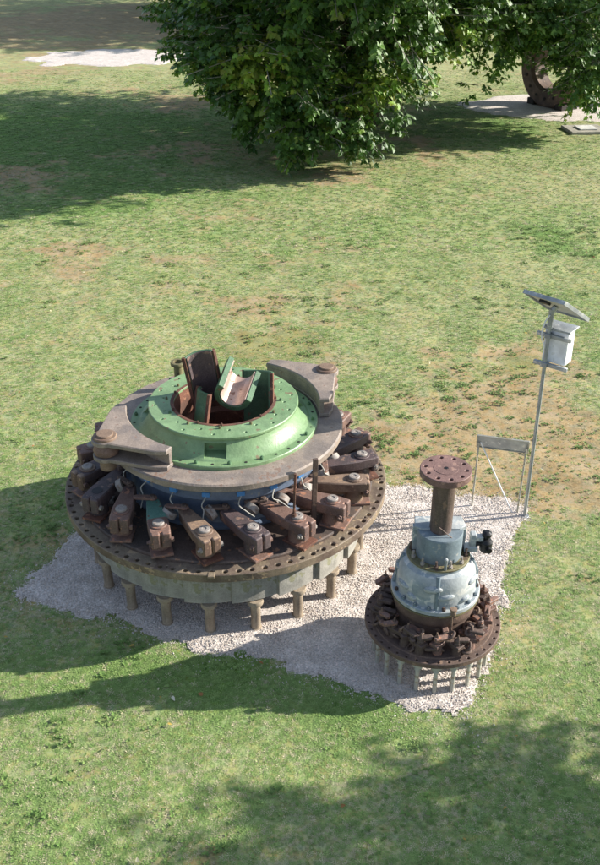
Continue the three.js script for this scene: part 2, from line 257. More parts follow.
// grass blades and low weeds
{
  function tuft(n, len, wid, spread) {
    const pos = [], nor = [];
    for (let i = 0; i < n; i++) {
      const a = i / n * 6.283 + rr(-0.4, 0.4), l = len * rr(0.6, 1.1), o = rr(0, 0.35) * spread, tilt = rr(0.7, 1.35), dx = Math.cos(a), dz = Math.sin(a), w = wid * rr(0.7, 1.2);
      const bx = dx * o, bz = dz * o, mx = bx + dx * l * 0.5 * Math.sin(tilt), my = l * 0.55 * Math.cos(tilt), mz = bz + dz * l * 0.5 * Math.sin(tilt), tx = bx + dx * l * Math.sin(tilt) * 1.1, ty = l * 0.75 * Math.cos(tilt), tz = bz + dz * l * Math.sin(tilt) * 1.1, px = -dz * w / 2, pz = dx * w / 2;
      pos.push(bx - px, -0.004, bz - pz, bx + px, -0.004, bz + pz, mx + px, my, mz + pz, bx - px, -0.004, bz - pz, mx + px, my, mz + pz, mx - px, my, mz - pz, mx - px, my, mz - pz, mx + px, my, mz + pz, tx, ty, tz);
    }
    const g = new THREE.BufferGeometry(); g.setAttribute('position', new THREE.Float32BufferAttribute(pos, 3)); g.computeVertexNormals(); return g;
  }
  function weed(n) {
    const pos = [];
    for (let i = 0; i < n; i++) { const a = i / n * 6.283 + rr(-0.3, 0.3), l = rr(0.6, 1), w = 0.42 * l, e = rr(0.05, 0.5), dx = Math.cos(a), dz = Math.sin(a), px = -dz * w / 2, pz = dx * w / 2, y1 = l * 0.5 * Math.sin(e) + 0.12, y2 = l * Math.sin(e) * 0.9 + 0.05; pos.push(0, 0, 0, dx * l * 0.55 + px, y1, dz * l * 0.55 + pz, dx * l, y2, dz * l, 0, 0, 0, dx * l, y2, dz * l, dx * l * 0.55 - px, y1, dz * l * 0.55 - pz); }
    const g = new THREE.BufferGeometry(); g.setAttribute('position', new THREE.Float32BufferAttribute(pos, 3)); g.computeVertexNormals(); return g;
  }
  const gm = new THREE.MeshStandardMaterial({ color: 0xffffff, roughness: 0.8, side: THREE.DoubleSide });
  const near = [], mid = [], weeds = [], c = [0, 0, 0];
  const g1 = rgbLin(134, 158, 88), g2 = rgbLin(112, 144, 70), g3 = rgbLin(188, 179, 142), g4 = rgbLin(147, 171, 99);
  function scatter(L, n, z0, z1, s0, s1) {
    for (let i = 0; i < n; i++) {
      const z = rr(z0, z1), w = 3 + 0.42 * Math.abs(z), x = rr(-w, w); if (gravelDist(x, z) < rr(-0.03, 0.05) - (rnd() < 0.05 ? 0.14 : 0) || (far1(x, z) < 0 && rnd() > 0.22 + 0.5 * sstep(-0.35, 0, far1(x, z))) || far2(x, z) < -0.04) continue;
      const s = soilAt(x, z), l = lushShadeAt(x, z); if (rnd() < s * 0.9) continue;
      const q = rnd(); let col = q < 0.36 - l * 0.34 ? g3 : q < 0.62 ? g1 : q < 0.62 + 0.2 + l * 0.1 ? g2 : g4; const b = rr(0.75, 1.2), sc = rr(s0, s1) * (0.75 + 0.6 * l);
      L.push([x, groundY(x, z), z, 0, rr(0, 6.3), 0, sc, sc * rr(0.45, 0.8), sc, [col[0] * b, col[1] * b, col[2] * b]]);
    }
  }
  scatter(near, 150000, -9.5, -3.4, 0.014, 0.03);
  scatter(near, 110000, -17, -9.5, 0.018, 0.036);
  scatter(mid, 90000, -38, -17, 0.03, 0.06);
  for (let i = 0; i < 26000; i++) {
    const z = -3.4 - Math.pow(rnd(), 1.3) * 22, w = 3 + 0.42 * Math.abs(z), x = rr(-w, w); if (gravelDist(x, z) < 0.03) continue;
    const n = fbm(x * 2.2, z * 2.2, 360, 3), s = soilAt(x, z), l = lushShadeAt(x, z); if (n + 0.25 * s + 0.2 * l + rr(-0.12, 0.12) < 0.66) continue;
    const sc = rr(0.014, 0.036), col = rnd() < 0.6 ? g2 : g1, b = rr(0.7, 1.15); weeds.push([x, groundY(x, z) + 0.004, z, 0, rr(0, 6.3), 0, sc, sc * rr(0.7, 1.3), sc, [col[0] * b, col[1] * b, col[2] * b]]);
  }
  for (let i = 0; i < 2300; i++) {
    const z = -3.6 - Math.pow(rnd(), 0.9) * 15, w = 3 + 0.42 * Math.abs(z), x = rr(-w, w); if (gravelDist(x, z) < 0.08) continue;
    const s = soilAt(x, z), n = fbm(x * 1.1, z * 1.1, 365, 3); if (n + 0.4 * s < rr(0.56, 0.82)) continue;
    const R0 = rr(0.03, 0.1), m = 4 + Math.floor(R0 * 160), dark = rnd(); for (let k = 0; k < m; k++) { const a = rr(0, 6.3), d = R0 * Math.sqrt(rnd()), px = x + d * Math.cos(a) * 1.3, pz = z + d * Math.sin(a), sc = rr(0.018, 0.04), b = rr(0.7, 1.1); const col = [lerp(g2[0], g1[0], dark) * b, lerp(g2[1], g1[1], dark) * b, lerp(g2[2], g1[2], dark) * b]; weeds.push([px, groundY(px, pz) + 0.004 + 0.02 * (1 - d / R0), pz, rr(-0.2, 0.2), rr(0, 6.3), rr(-0.2, 0.2), sc, sc * rr(0.7, 1.3), sc, col]); }
  }
  const a = instanced('grass', tuft(8, 1, 0.16, 1), gm, near); Object.assign(a.userData, { label: 'short patchy lawn grass around the gravel bed', category: 'grass' });
  const b = instanced('grass', tuft(9, 1, 0.2, 1.4), gm, mid); Object.assign(b.userData, { label: 'lawn grass on the far side, towards and under the trees', category: 'grass' });
  const w = instanced('weeds', weed(7), gm, weeds); Object.assign(w.userData, { label: 'small dark green broad leaved weeds scattered through the lawn', category: 'weeds' });
}

// ------------------------------------------------------------------ trees
function leafGeo(kind) {   // a lobed leaf, stalk at the origin, 1 long, slightly folded
  const half = kind === 'lobed' ? [[0, 0], [0.1, 0.12], [0.36, 0.06], [0.28, 0.3], [0.52, 0.44], [0.26, 0.52], [0.24, 0.74], [0, 1]] : [[0, 0], [0.2, 0.2], [0.27, 0.5], [0.16, 0.8], [0, 1]];
  const pos = []; const P3 = (s, [x, y]) => [s * x, 0.16 * x - 0.22 * y * y, y];
  for (const s of [-1, 1]) for (let i = 1; i < half.length - 1; i++) {
    const mid = [0, (half[i][1] + half[i + 1][1]) / 2]; const a = P3(s, [0, Math.max(0, half[i][1] * 0.9)]), b = P3(s, half[i]), c = P3(s, half[i + 1]), d = P3(s, [0, half[i + 1][1] * 0.97]);
    const tri = s > 0 ? [a, b, c, a, c, d] : [a, c, b, a, d, c]; for (const t of tri) pos.push(...t);
  }
  const g = new THREE.BufferGeometry(); g.setAttribute('position', new THREE.Float32BufferAttribute(pos, 3)); g.computeVertexNormals(); return g;
}
const leafMat = new THREE.MeshPhysicalMaterial({ color: 0xffffff, roughness: 0.5, transmission: 0.5, thickness: 0, side: THREE.DoubleSide, ior: 1.4 });
const lobed = leafGeo('lobed'), oval = leafGeo('oval');
function inBlobs(B, x, y, z) { let m = 9; for (const [a, b, c, r, s, t] of B) m = Math.min(m, Math.hypot((x - a) / r, (y - b) / s, (z - c) / t)); return m; }
const eul = new THREE.Euler(), quat = new THREE.Quaternion(), q2 = new THREE.Quaternion();
function tree(name, label, base, trunk, limbs, blobs, clusters, leafSize, geo, tint, opt = {}) {
  const t = thing(name, label, 'tree', [base[0], 0, base[1]], 0, opt.group);
  const trunkParts = trunk.map(([pts, r0, r1]) => taperTube(pts.map(p => V(p[0] - base[0], p[1], p[2] - base[1])), r0, r1, 12, 10));
  mk('trunk', join(trunkParts), M.bark, t);
  for (const [pts, r0, r1] of limbs) mk('limb', taperTube(pts.map(p => V(p[0] - base[0], p[1], p[2] - base[1])), r0, r1, 10, 7), M.bark, t);
  const L = [], tw = []; let vol = blobs.map(b => b[3] * b[4] * b[5] * (b[6] || 1)), tot = vol.reduce((a, b) => a + b, 0);
  for (let i = 0, guard = 0; i < clusters && guard < clusters * 20; guard++) {
    let q = rnd() * tot, k = 0; while (q > vol[k] && k < blobs.length - 1) { q -= vol[k]; k++; }
    const b = blobs[k], u = rr(-1, 1), ph = rr(0, 6.283), sq = Math.sqrt(1 - u * u), rad = Math.pow(rnd(), 0.28) * (0.9 + 0.16 * rnd()) * (rnd() < 0.13 ? rr(1, 1.28) : 1);
    const nx = sq * Math.cos(ph), ny = u, nz = sq * Math.sin(ph), x = b[0] + b[3] * nx * rad, y = b[1] + b[4] * ny * rad, z = b[2] + b[5] * nz * rad;
    if (y < 0.35) continue;
    if (fbm(x * 1.5 + 3, y * 1.5 + z * 1.3, opt.seed || 500, 3) < (opt.gap || 0.36)) continue;    // gaps between the boughs
    i++;
    const out = V(nx, ny * 0.6 + 0.1, nz).normalize(), dir = V(nx + rr(-0.5, 0.5), ny * 0.4 + rr(-0.5, 0.35), nz + rr(-0.5, 0.5)).normalize();
    const len = rr(0.35, 0.75) * (opt.twig || 1), hue = rnd(), youngOrLit = spot(opt.young || [], x, y) > rr(0.2, 0.9) ? 1 : (rnd() < (opt.bright || 0.06) ? 0.7 : 0);
    if (rnd() < 0.35) tw.push(rodBetween(V(x - base[0], y, z - base[1]).addScaledVector(dir, -len * 0.6), V(x - base[0], y, z - base[1]).addScaledVector(dir, len), 0.011, 4));
    const n = opt.leaves || 13;
    for (let j = 0; j < n; j++) {
      const f = j / n, a = j * 2.4 + hue * 6, s = leafSize * rr(0.65, 1.15);
      const side = V(Math.cos(a), rr(-0.35, 0.5), Math.sin(a)), d = dir.clone().multiplyScalar(0.45).add(side).normalize(); d.y -= rr(0.1, 0.7); d.normalize();
      const up = out.clone().multiplyScalar(0.5).add(V(rr(-0.6, 0.6), 0.6, rr(-0.6, 0.6))).addScaledVector(sunDir, 0.45); const xax = V().crossVectors(up, d).normalize(), yax = V().crossVectors(d, xax);
      const m4 = new THREE.Matrix4().makeBasis(xax, yax, d); eul.setFromRotationMatrix(m4);
      const px = x - base[0] + dir.x * len * f + d.x * leafSize * 0.25, py = y + dir.y * len * f + d.y * leafSize * 0.25, pz = z - base[1] + dir.z * len * f + d.z * leafSize * 0.25;
      const v = rr(0.75, 1.25), c0 = tint[0], c1 = tint[1], c2 = tint[2], col = [0, 0, 0];
      for (let k2 = 0; k2 < 3; k2++) col[k2] = lerp(lerp(c0[k2], c1[k2], hue), c2[k2], youngOrLit * rr(0.5, 1)) * v;
      L.push([px, Math.max(py, 0.08), pz, eul.x, eul.y, eul.z, s, s, s, col]);
    }
  }
  instanced('crown', geo, leafMat, L, t);
  if (tw.length) mk('twigs', join(tw), M.pale, t).userData.kind = 'stuff';
  return t;
}
const TINT = [rgbLin(64, 102, 44), rgbLin(112, 150, 60), rgbLin(168, 192, 74)];
tree('broadleaf_tree', 'large dark green broadleaf tree with drooping boughs reaching the grass', [1.6, -28],
  [[[[1.6, -0.2, -28], [1.5, 1.2, -28.1], [1.3, 2.6, -27.8], [1.0, 4.6, -27.6]], 0.34, 0.18], [[[1.9, -0.2, -28.1], [2.6, 1.0, -28.3], [3.8, 2.0, -28.8], [5.2, 3.3, -29.2]], 0.24, 0.1]],
  [[[[1.4, 2.0, -28], [0.4, 2.4, -26.6], [-0.6, 2.2, -25], [-1.0, 1.4, -23.6]], 0.13, 0.03], [[[1.4, 2.4, -27.9], [-0.4, 3.4, -27.8], [-2.2, 3.5, -27.4], [-3.2, 3.0, -27]], 0.13, 0.03], [[[1.5, 1.6, -28], [1.3, 2.1, -26], [1.0, 1.7, -24], [0.8, 0.9, -22.8]], 0.11, 0.025], [[[1.2, 3.2, -27.8], [1.6, 4.6, -25.5], [1.8, 4.9, -23.5], [1.8, 4.2, -21.6]], 0.12, 0.03], [[[2.6, 1.0, -28.3], [2.9, 2.2, -26.4], [3.0, 2.4, -25.0]], 0.09, 0.03], [[[1.2, 4.0, -27.7], [2.0, 6.2, -27.5], [2.4, 7.8, -27.8]], 0.14, 0.04], [[[1.1, 4.2, -27.7], [-0.6, 5.8, -28.4], [-1.6, 6.8, -29.0]], 0.12, 0.04], [[[1.2, 3.4, -27.8], [1.4, 4.6, -30.2], [1.3, 5.4, -33.0]], 0.12, 0.04]],
  [[1.2, 5.3, -28.0, 4.7, 3.5, 7.2], [-1.6, 3.4, -26.2, 2.0, 1.7, 2.6, 1.5], [-0.2, 2.1, -23.7, 1.7, 1.4, 1.5, 3.2], [1.5, 3.0, -24.0, 1.6, 1.3, 1.6, 2.2], [-0.9, 3.0, -23.4, 1.8, 1.5, 1.7, 2.0], [3.5, 3.5, -25.6, 1.6, 1.1, 1.5, 1.8], [0.1, 1.15, -23.0, 0.95, 0.8, 0.7, 3.5], [1.4, 1.45, -23.2, 1.0, 0.85, 0.7, 4], [-0.7, 1.5, -23.3, 1.0, 0.8, 0.7, 3.5], [0.5, 1.2, -22.9, 1.1, 0.75, 0.6, 3], [2.1, 2.4, -24.0, 1.0, 0.9, 0.9, 2.0], [-0.8, 1.7, -23.6, 1.0, 0.8, 0.8, 2.0], [1.2, 5.8, -22.4, 3.0, 1.9, 2.2, 1.4]],
  6400, 0.155, lobed, TINT, { seed: 500, young: [[-1.0, 2.5, 0.8, 1.0], [0.6, 1.5, 0.5, 0.5], [1.6, 2.2, 0.9, 0.7], [3.4, 3.2, 1.0, 0.6]], bright: 0.12, gap: 0.465, leaves: 14 });  // young spots: new leaves, plus sunlight on the right side put into colour
tree('broadleaf_tree', 'sunlit broadleaf tree leaning over the iron ring, beside the stone plaque', [11.2, -31.5],
  [[[[11.2, -0.2, -31.5], [11.0, 1.6, -31.4], [10.4, 3.4, -31.0], [9.9, 5.2, -30.6]], 0.32, 0.16]],
  [[[[10.8, 2.4, -31.2], [9.0, 3.4, -30.2], [7.4, 3.6, -29.2], [6.0, 3.0, -28.4]], 0.14, 0.03], [[[10.6, 2.8, -31.1], [9.6, 3.6, -29], [8.8, 3.0, -27.4], [8.4, 1.8, -26.6]], 0.12, 0.03], [[[10.2, 4.0, -30.8], [8.2, 5.2, -30.6], [6.4, 5.4, -30.4]], 0.13, 0.03], [[[10.4, 3.4, -31], [11.6, 5.0, -29.4], [12.4, 5.6, -28]], 0.12, 0.03]],
  [[9.4, 5.6, -30.0, 4.4, 2.9, 4.6], [8.3, 2.7, -27.0, 1.5, 1.4, 1.4, 3.2], [5.2, 2.9, -27.2, 1.4, 0.95, 1.4, 3.2], [6.8, 3.2, -27.6, 1.5, 1.0, 1.5, 3.0], [10.6, 3.4, -30.6, 1.8, 1.4, 1.8, 1.2], [7.7, 1.8, -26.6, 0.75, 0.8, 0.6, 6], [4.2, 3.6, -26.6, 1.5, 1.1, 1.4, 2.2], [4.9, 1.5, -26.6, 0.35, 0.4, 0.35, 4]],
  3300, 0.15, lobed, [rgbLin(82, 120, 52), rgbLin(122, 158, 68), rgbLin(158, 186, 80)], { seed: 530, bright: 0.25, leaves: 14, gap: 0.42 });  // lighter leaf tint puts the sunlight on this crown into its colour
// trees out of the frame whose shade falls across the lawn
const leafTree = (x, z, h, r, label, seed, n, gap, ls) => tree('broadleaf_tree', label, [x, z],
  [[[[x, -0.2, z], [x + 0.1, h * 0.3, z], [x - 0.1, h * 0.62, z + 0.1]], 0.2, 0.1]],
  [[[[x, h * 0.35, z], [x - r * 0.4, h * 0.5, z + r * 0.2], [x - r * 0.7, h * 0.55, z + r * 0.3]], 0.09, 0.03], [[[x, h * 0.4, z], [x + r * 0.3, h * 0.6, z - r * 0.4], [x + r * 0.5, h * 0.7, z - r * 0.6]], 0.09, 0.03], [[[x, h * 0.5, z], [x, h * 0.75, z + r * 0.2], [x + 0.2, h * 0.9, z + r * 0.3]], 0.09, 0.03]],
  [[x, h * 0.62, z, r, h * 0.34, r], [x - r * 0.5, h * 0.5, z + r * 0.4, r * 0.6, h * 0.2, r * 0.6, 1.5], [x + r * 0.4, h * 0.72, z - r * 0.4, r * 0.6, h * 0.22, r * 0.6, 1.5]],
  n, ls, oval, TINT, { seed, gap, leaves: 12 });
leafTree(8.9, -4.3, 5.5, 2.1, 'open crowned young tree on the lawn, off to the side of the small turbine', 560, 900, 0.42, 0.17);
leafTree(-1.5, -54, 10.5, 5.2, 'spreading tree behind the large drooping tree, beyond the pale gravel patch', 570, 1000, 0.3, 0.34);
leafTree(5.5, -60, 12, 5.5, 'tall far tree standing behind the other trees', 580, 1000, 0.3, 0.36);
leafTree(-4.5, -62, 11, 5.5, 'wide far tree at the back of the lawn, behind the spreading tree', 590, 1000, 0.3, 0.36);
leafTree(4.0, -50, 10, 5.0, 'leafy tree close behind the large drooping tree', 600, 900, 0.3, 0.34);

// ------------------------------------------------------------------ the large turbine cover with its guide vanes and levers
const BX = -0.743, BZ = -7.968, A0 = 94;
const polar = (deg, r, y = 0) => V(r * Math.cos(deg * D2R), y, r * Math.sin(deg * D2R));
const big = thing('turbine_head_cover', 'large round turbine cover with green dome, blue drum and ring of rusty levers on gravel', 'turbine', [BX, 0, BZ]);
{
  // bolted flange: real holes right through
  const holes = [circPath(0, 0, 0.9)];
  for (let i = 0; i < 84; i++) { const p = polar(i / 84 * 360 + 1, 1.562); holes.push(polyPath(p.x, p.z, 0.0215, 10)); }
  for (let i = 0; i < 14; i++) { const p = polar((Math.round(i * 6.1) + 0.5) / 84 * 360 + 1, 1.548); holes.push(polyPath(p.x, p.z, 0.010, 6)); }
  const fl = mk('flange', plate(polyShape(1.612, 168), holes, 0.772, 0.088, 0.007, 24), M.flange, big);
  mk('tab', plate([[-0.035, -0.03], [0.035, -0.03], [0.035, 0.03], [-0.035, 0.03]], [polyPath(0, 0.005, 0.008, 8)], 0, 0.03, 0.004).rotateY(-90 * D2R + 0).translate(polar(91, 1.605).x, 0.835, polar(91, 1.605).z), M.flange, fl);
  mk('deck_plate', lathe([[0.86, 0.80], [0.86, 0.892], [1.462, 0.892], [1.474, 0.882], [1.474, 0.857]], 128, 0.5), M.deck, big);
  mk('under_ring', lathe([[1.2, 0.775], [1.2, 0.70], [1.43, 0.70], [1.45, 0.775]], 96, 0.5), M.darkMetal, big);  // dark colour stands for the shade in the gap under the flange
  // guide vanes with their stems
  const chord = 2 * 1.375 * Math.sin(9 * D2R) + 0.012;
  const vsh = []; for (let i = 0; i <= 8; i++) { const u = i / 8 - 0.5; vsh.push([u * chord, 0.035 - 0.10 * u * u]); } for (let i = 8; i >= 0; i--) { const u = i / 8 - 0.5; vsh.push([u * chord, -0.035 - 0.04 * u * u]); }
  const vaneG = plate(vsh, null, 0.355, 0.35, 0.008, 8, 0.7);
  const stemG = lathe([[0.046, 0], [0.046, 0.27], [0.05, 0.285], [0.074, 0.305], [0.078, 0.33], [0.072, 0.352], [0, 0.352]], 18, 0.5), soleG = capCyl(0.056, 0.02, 16, 0.004, 0.0);
  for (let i = 0; i < 20; i++) {
    const a = A0 + 18 * i, p = polar(a, 1.365), v = mk('guide_vane', vaneG, M.vane, big); v.position.set(p.x, rr(-0.012, 0.008), p.z); v.rotation.y = (90 - a) * D2R + 0.10;
    const s = mk('stem', stemG, M.post, big); s.position.set(p.x, 0, p.z); s.rotation.y = rr(0, 6);
    const so = mk('collar', soleG, M.post, s); so.position.y = 0.001;
  }
  // shade tub below the deck, coloured dark so the middle stays dark
  mk('shade_tub', lathe([[0.88, 0.79], [0.88, 0.4], [0.5, 0.3], [0.0, 0.3]], 48, 0.5), M.darkMetal, big);
  // blue drum
  const drum = mk('drum', lathe([[0.9, 0.89], [1.0, 0.9], [1.01, 0.93], [0.955, 0.95], [0.93, 1.0], [0.925, 1.12], [0.955, 1.18], [0.985, 1.215], [0.985, 1.3], [0.97, 1.315], [0.955, 1.32], [0.955, 1.435], [0.9, 1.44]], 112, 0.6), M.blue, big);
  mk('bead', new THREE.TorusGeometry(0.975, 0.012, 8, 112).rotateX(Math.PI / 2).translate(0, 1.335, 0), M.blue, drum);
  const clipG = rbox(0.075, 0.05, 0.04, 0.008);
  for (let i = 0; i < 20; i++) {
    const a = A0 + 2 + 18 * i, p = polar(a, 0.998, 1.29), cl = mk('clip', clipG, M.clip, drum); cl.position.copy(p); cl.rotation.y = (90 - a) * D2R;
    const t1 = rr(-4, 6), q = [polar(a, 1.01, 1.27), polar(a + 1.5 + rr(-1, 1), 1.05 + rr(0, 0.03), 1.21), polar(a - 1 + t1 * 0.3, 1.07, 1.14 + rr(-0.02, 0.03)), polar(a - 5 + t1, 1.09 + rr(0, 0.05), 1.09 + rr(-0.04, 0.03))];
    mk('cable', tube(q, 0.0062, 14, 5), M.cable, drum);
  }
  // regulating ring
  const ring = mk('regulating_ring', lathe([[0.88, 1.41], [1.145, 1.41], [1.162, 1.425], [1.162, 1.478], [1.148, 1.492], [0.88, 1.492], [0.88, 1.41]], 128, 0.5), M.ring, big);
  mk('skirt', lathe([[1.04, 1.412], [1.075, 1.395], [1.075, 1.36], [1.03, 1.345], [0.96, 1.345]], 112, 0.6), M.blue, ring);
  for (const ang of [146.5, -34.5]) {
    const lug = mk('lug', new THREE.BufferGeometry(), M.ring, big);
    // upper and lower plate: an arc inside, drawn out to a rounded eye round the pin
    const half = 31, lim = 0.935, pinR = 1.235, eye = 0.125, pts = [];
    for (let i = 0; i <= 20; i++) { const d = -half + 2 * half * i / 20; pts.push(polar(d, lim)); }
    const o0 = polar(half, 1.03), o1 = polar(half - 5, 1.08); pts.push(o0, o1);
    for (let i = 0; i <= 14; i++) { const d = 78 - 156 * i / 14; pts.push(V(pinR + eye * Math.cos(d * D2R), 0, eye * Math.sin(d * D2R))); }
    pts.push(polar(-half + 5, 1.08), polar(-half, 1.03));
    const out = pts.map(p => [p.x, p.z]);
    const up = plate(out, null, 1.655, 0.05, 0.009, 12, 0.5), low = plate(out.map(([x, z]) => [x * 1.0, z]), null, 1.494, 0.042, 0.006, 12, 0.5);
    const web = []; for (let i = 0; i <= 16; i++) { const d = -half + 0.4 + (2 * half - 0.8) * i / 16; web.push(polar(d, lim + 0.004)); } for (let i = 16; i >= 0; i--) { const d = -half + 0.4 + (2 * half - 0.8) * i / 16; web.push(polar(d, lim + 0.045)); }
    const wg = plate(web.map(p => [p.x, p.z]), null, 1.535, 0.122, 0.003, 12, 0.6);
    const g = join([up, low, wg]); g.rotateY(-ang * D2R); lug.geometry = g;
    const pp = polar(ang, pinR), pin = mk('pin', join([capCyl(0.075, 0.35, 28, 0.01, 1.38), capCyl(0.108, 0.022, 36, 0.005, 1.705), capCyl(0.076, 0.02, 32, 0.005, 1.726)]), M.leverTan, lug); pin.position.set(pp.x, 0, pp.z);
    const boss = mk('bushing', lathe([[0.076, 1.54], [0.11, 1.545], [0.12, 1.58], [0.11, 1.615], [0.09, 1.655]], 28, 0.6), M.lever, lug); boss.position.set(pp.x, 0, pp.z);
  }
  // green cover: lower flange, cone with four pockets, upper flange with the shaft hole
  const coneG = new THREE.LatheGeometry([[0.62, 1.46], [0.915, 1.46], [0.915, 1.522], [0.908, 1.53], [0.835, 1.53], [0.80, 1.548], [0.765, 1.585], [0.735, 1.63], [0.712, 1.666], [0.705, 1.69], [0.62, 1.69], [0.62, 1.46]].map(([x, y]) => new THREE.Vector2(x, y)), 128);
  const ev = new Evaluator(); ev.useGroups = false; ev.attributes = ['position', 'normal', 'uv'];
  let solid = new Brush(coneG);
  for (const a of [92, 178, 268, -8]) { const c = new Brush(new THREE.BoxGeometry(0.205, 0.115, 0.26)); const p = polar(a, 0.775, 1.6); c.position.copy(p); c.rotation.y = (90 - a) * D2R; c.updateMatrixWorld(); solid = ev.evaluate(solid, c, SUBTRACTION); }
  const cover = mk('green_cover', boxUV(toCreasedNormals(solid.geometry, 0.45)), M.green, big);
  const th = [circPath(0, 0, 0.482)]; for (let i = 0; i < 28; i++) { const p = polar(i / 28 * 360 + 4, i % 2 ? 0.665 : 0.59); th.push(polyPath(p.x, p.z, 0.0105, 8)); }
  mk('upper_flange', plate(polyShape(0.728, 112), th, 1.688, 0.034, 0.007), M.green, big);
  mk('hole_rim', lathe([[0.481, 1.724], [0.505, 1.727], [0.515, 1.7235]], 80, 0.5), M.rust, big);
  mk('shaft_well', lathe([[0.484, 1.719], [0.478, 1.66], [0.478, 1.40], [0.40, 1.38], [0.40, 1.2], [0, 1.2]], 64, 0.5), M.rust, big);
  const boltG = join([hexBolt(0.017, 0.022), cyl(0.009, 0.009, 0.034, 8)]), holeG = capCyl(0.014, 0.003, 10, 0.001);
  for (let i = 0; i < 36; i++) { const a = i * 10 + 3, p = polar(a, 0.872, 1.53); if (i % 2 || rnd() < 0.3) { const b = mk('stud_hole', holeG, M.darkMetal, cover); b.position.copy(p); } else { const b = mk('bolt', boltG, M.greenOld, cover); b.position.copy(p); b.rotation.y = rr(0, 1); } }
  for (let i = 0; i < 12; i++) { const p = polar(i * 30 + rr(-3, 3), 0.555, 1.722), b = mk('bolt', boltG, rnd() < 0.5 ? M.greenOld : M.olive, cover); b.position.copy(p); b.scale.setScalar(0.8); b.rotation.y = rr(0, 1); }
  for (let i = 0; i < 9; i++) { const p = polar(i * 40 + rr(-9, 9), 0.505, 1.722), b = mk('bolt', boltG, M.rust, cover); b.position.copy(p); b.scale.setScalar(0.8); }
  // pipe nozzle behind the upper flange
  const nz = mk('pipe_nozzle', join([cyl(0.045, 0.045, 0.24, 18, 1.53), lathe([[0.045, 1.76], [0.075, 1.762], [0.078, 1.79], [0.074, 1.8], [0.048, 1.8], [0.044, 1.76], [0.044, 1.68], [0, 1.68]], 20, 0.5), rbox(0.16, 0.05, 0.03, 0.006, -0.02, 1.6, 0.04)]), M.olive, big); nz.position.set(polar(-127, 0.86).x, 0, polar(-127, 0.86).z);

  // levers
  const outl = [[-0.105, -0.092], [0.06, -0.096], [0.40, -0.058], [0.44, -0.04], [0.456, 0], [0.44, 0.04], [0.40, 0.058], [0.06, 0.096], [-0.105, 0.092], [-0.118, 0.075], [-0.118, -0.075]];
  const armG = plate(outl, null, 0.145, 0.105, 0.010, 12, 0.5);
  const ribG = plate([[-0.02, -0.022], [0.36, -0.018], [0.36, 0.018], [-0.02, 0.022]], null, 0.08, 0.075, 0.006);
  const bodyG = join([armG, ribG, cyl(0.088, 0.084, 0.14, 24, 0.012)]);
  const tealG = plate([[0.1, -0.094], [0.402, -0.06], [0.443, -0.042], [0.459, 0], [0.443, 0.042], [0.402, 0.06], [0.1, 0.094]], null, 0.143, 0.109, 0.009, 12, 0.5);
  const jawG = rbox(0.075, 0.165, 0.084, 0.02, -0.112, 0.168, 0);
  const washerG = capCyl(0.078, 0.014, 28, 0.004, 0.249), capG = lathe([[0, 0.262], [0.054, 0.262], [0.054, 0.276], [0.048, 0.283], [0.022, 0.284], [0.02, 0.278], [0, 0.278]], 28, 0.4);
  const clampBolt = join([rodBetween(V(-0.112, 0.15, -0.125), V(-0.112, 0.15, 0.115), 0.013, 10), rodBetween(V(-0.112, 0.15, 0.084), V(-0.112, 0.15, 0.115), 0.026, 6), rodBetween(V(-0.112, 0.15, -0.108), V(-0.112, 0.15, -0.086), 0.026, 6)]);
  const footG = rbox(0.25, 0.024, 0.2, 0.004, -0.03, 0.012, 0);
  const eyeG = lathe([[0.042, -0.03], [0.072, -0.03], [0.072, 0.03], [0.042, 0.03], [0.042, -0.03]], 22, 0.5);
  const linkPinG = join([capCyl(0.026, 0.13, 14, 0.005, 0.2), capCyl(0.038, 0.018, 6, 0.003, 0.25)]);
  const linkG = plate([[-0.03, -0.03], [0.16, -0.026], [0.18, 0], [0.16, 0.026], [-0.03, 0.03], [-0.045, 0]], null, 0, 0.03, 0.005);
  const rotBy = { 0: -36, 1: -37, 2: -38, 3: -36, 4: -34, 19: -27, 18: -19, 17: -16, 16: -24, 15: -26, 14: -32 };
  for (let i = 0; i < 20; i++) {
    const a = A0 + 18 * i, p = polar(a, 1.36, 0.893), rot = rotBy[i] ?? -30;
    const mat = [M.leverTan, M.lever, M.lever, M.leverDark][i % 4];
    const lv = mk('lever', bodyG, i === 14 || i === 4 ? M.leverDark : mat, big); lv.position.copy(p); lv.rotation.y = -(a + 180 + rot) * D2R; lv.position.y += rr(-0.004, 0.004);
    for (const s of [-1, 1]) { const j = mk('clamp_jaw', jawG, mat, lv); j.position.z = s * 0.0475; }
    if (i === 1) mk('painted_arm', tealG, M.teal, lv).userData.label = 'green painted lever arm';
    mk('clamp_bolt', clampBolt, i % 3 ? M.lever : M.cap, lv);
    mk('foot_plate', footG, i % 3 ? M.lever : M.rust, lv);
    if (i === 3) { mk('pin_hole', capCyl(0.052, 0.003, 28, 0.001, 0.2495), M.black, lv); } else { mk('washer', washerG, mat, lv); const c = mk('pin_cap', capG, M.cap, lv); c.rotation.y = rr(0, 6); }
    const lp = mk('link_pin', linkPinG, M.darkRust, lv); lp.position.set(0.405, -0.03, 0);
    const lk = mk('link', linkG, rnd() < 0.5 ? M.darkRust : M.lever, lv); lk.position.set(0.405, 0.256, 0); lk.rotation.y = rr(0.6, 1.5);
    if (i % 2 === 0 || (i > 13)) { const e = mk('link_eye', eyeG, M.cap, lv); e.position.set(0.47 + rr(-0.02, 0.02), 0.215, -0.11 + rr(-0.02, 0.02)); e.rotation.set(rr(0.7, 1.3), rr(-0.8, 0.8), 0); }
  }
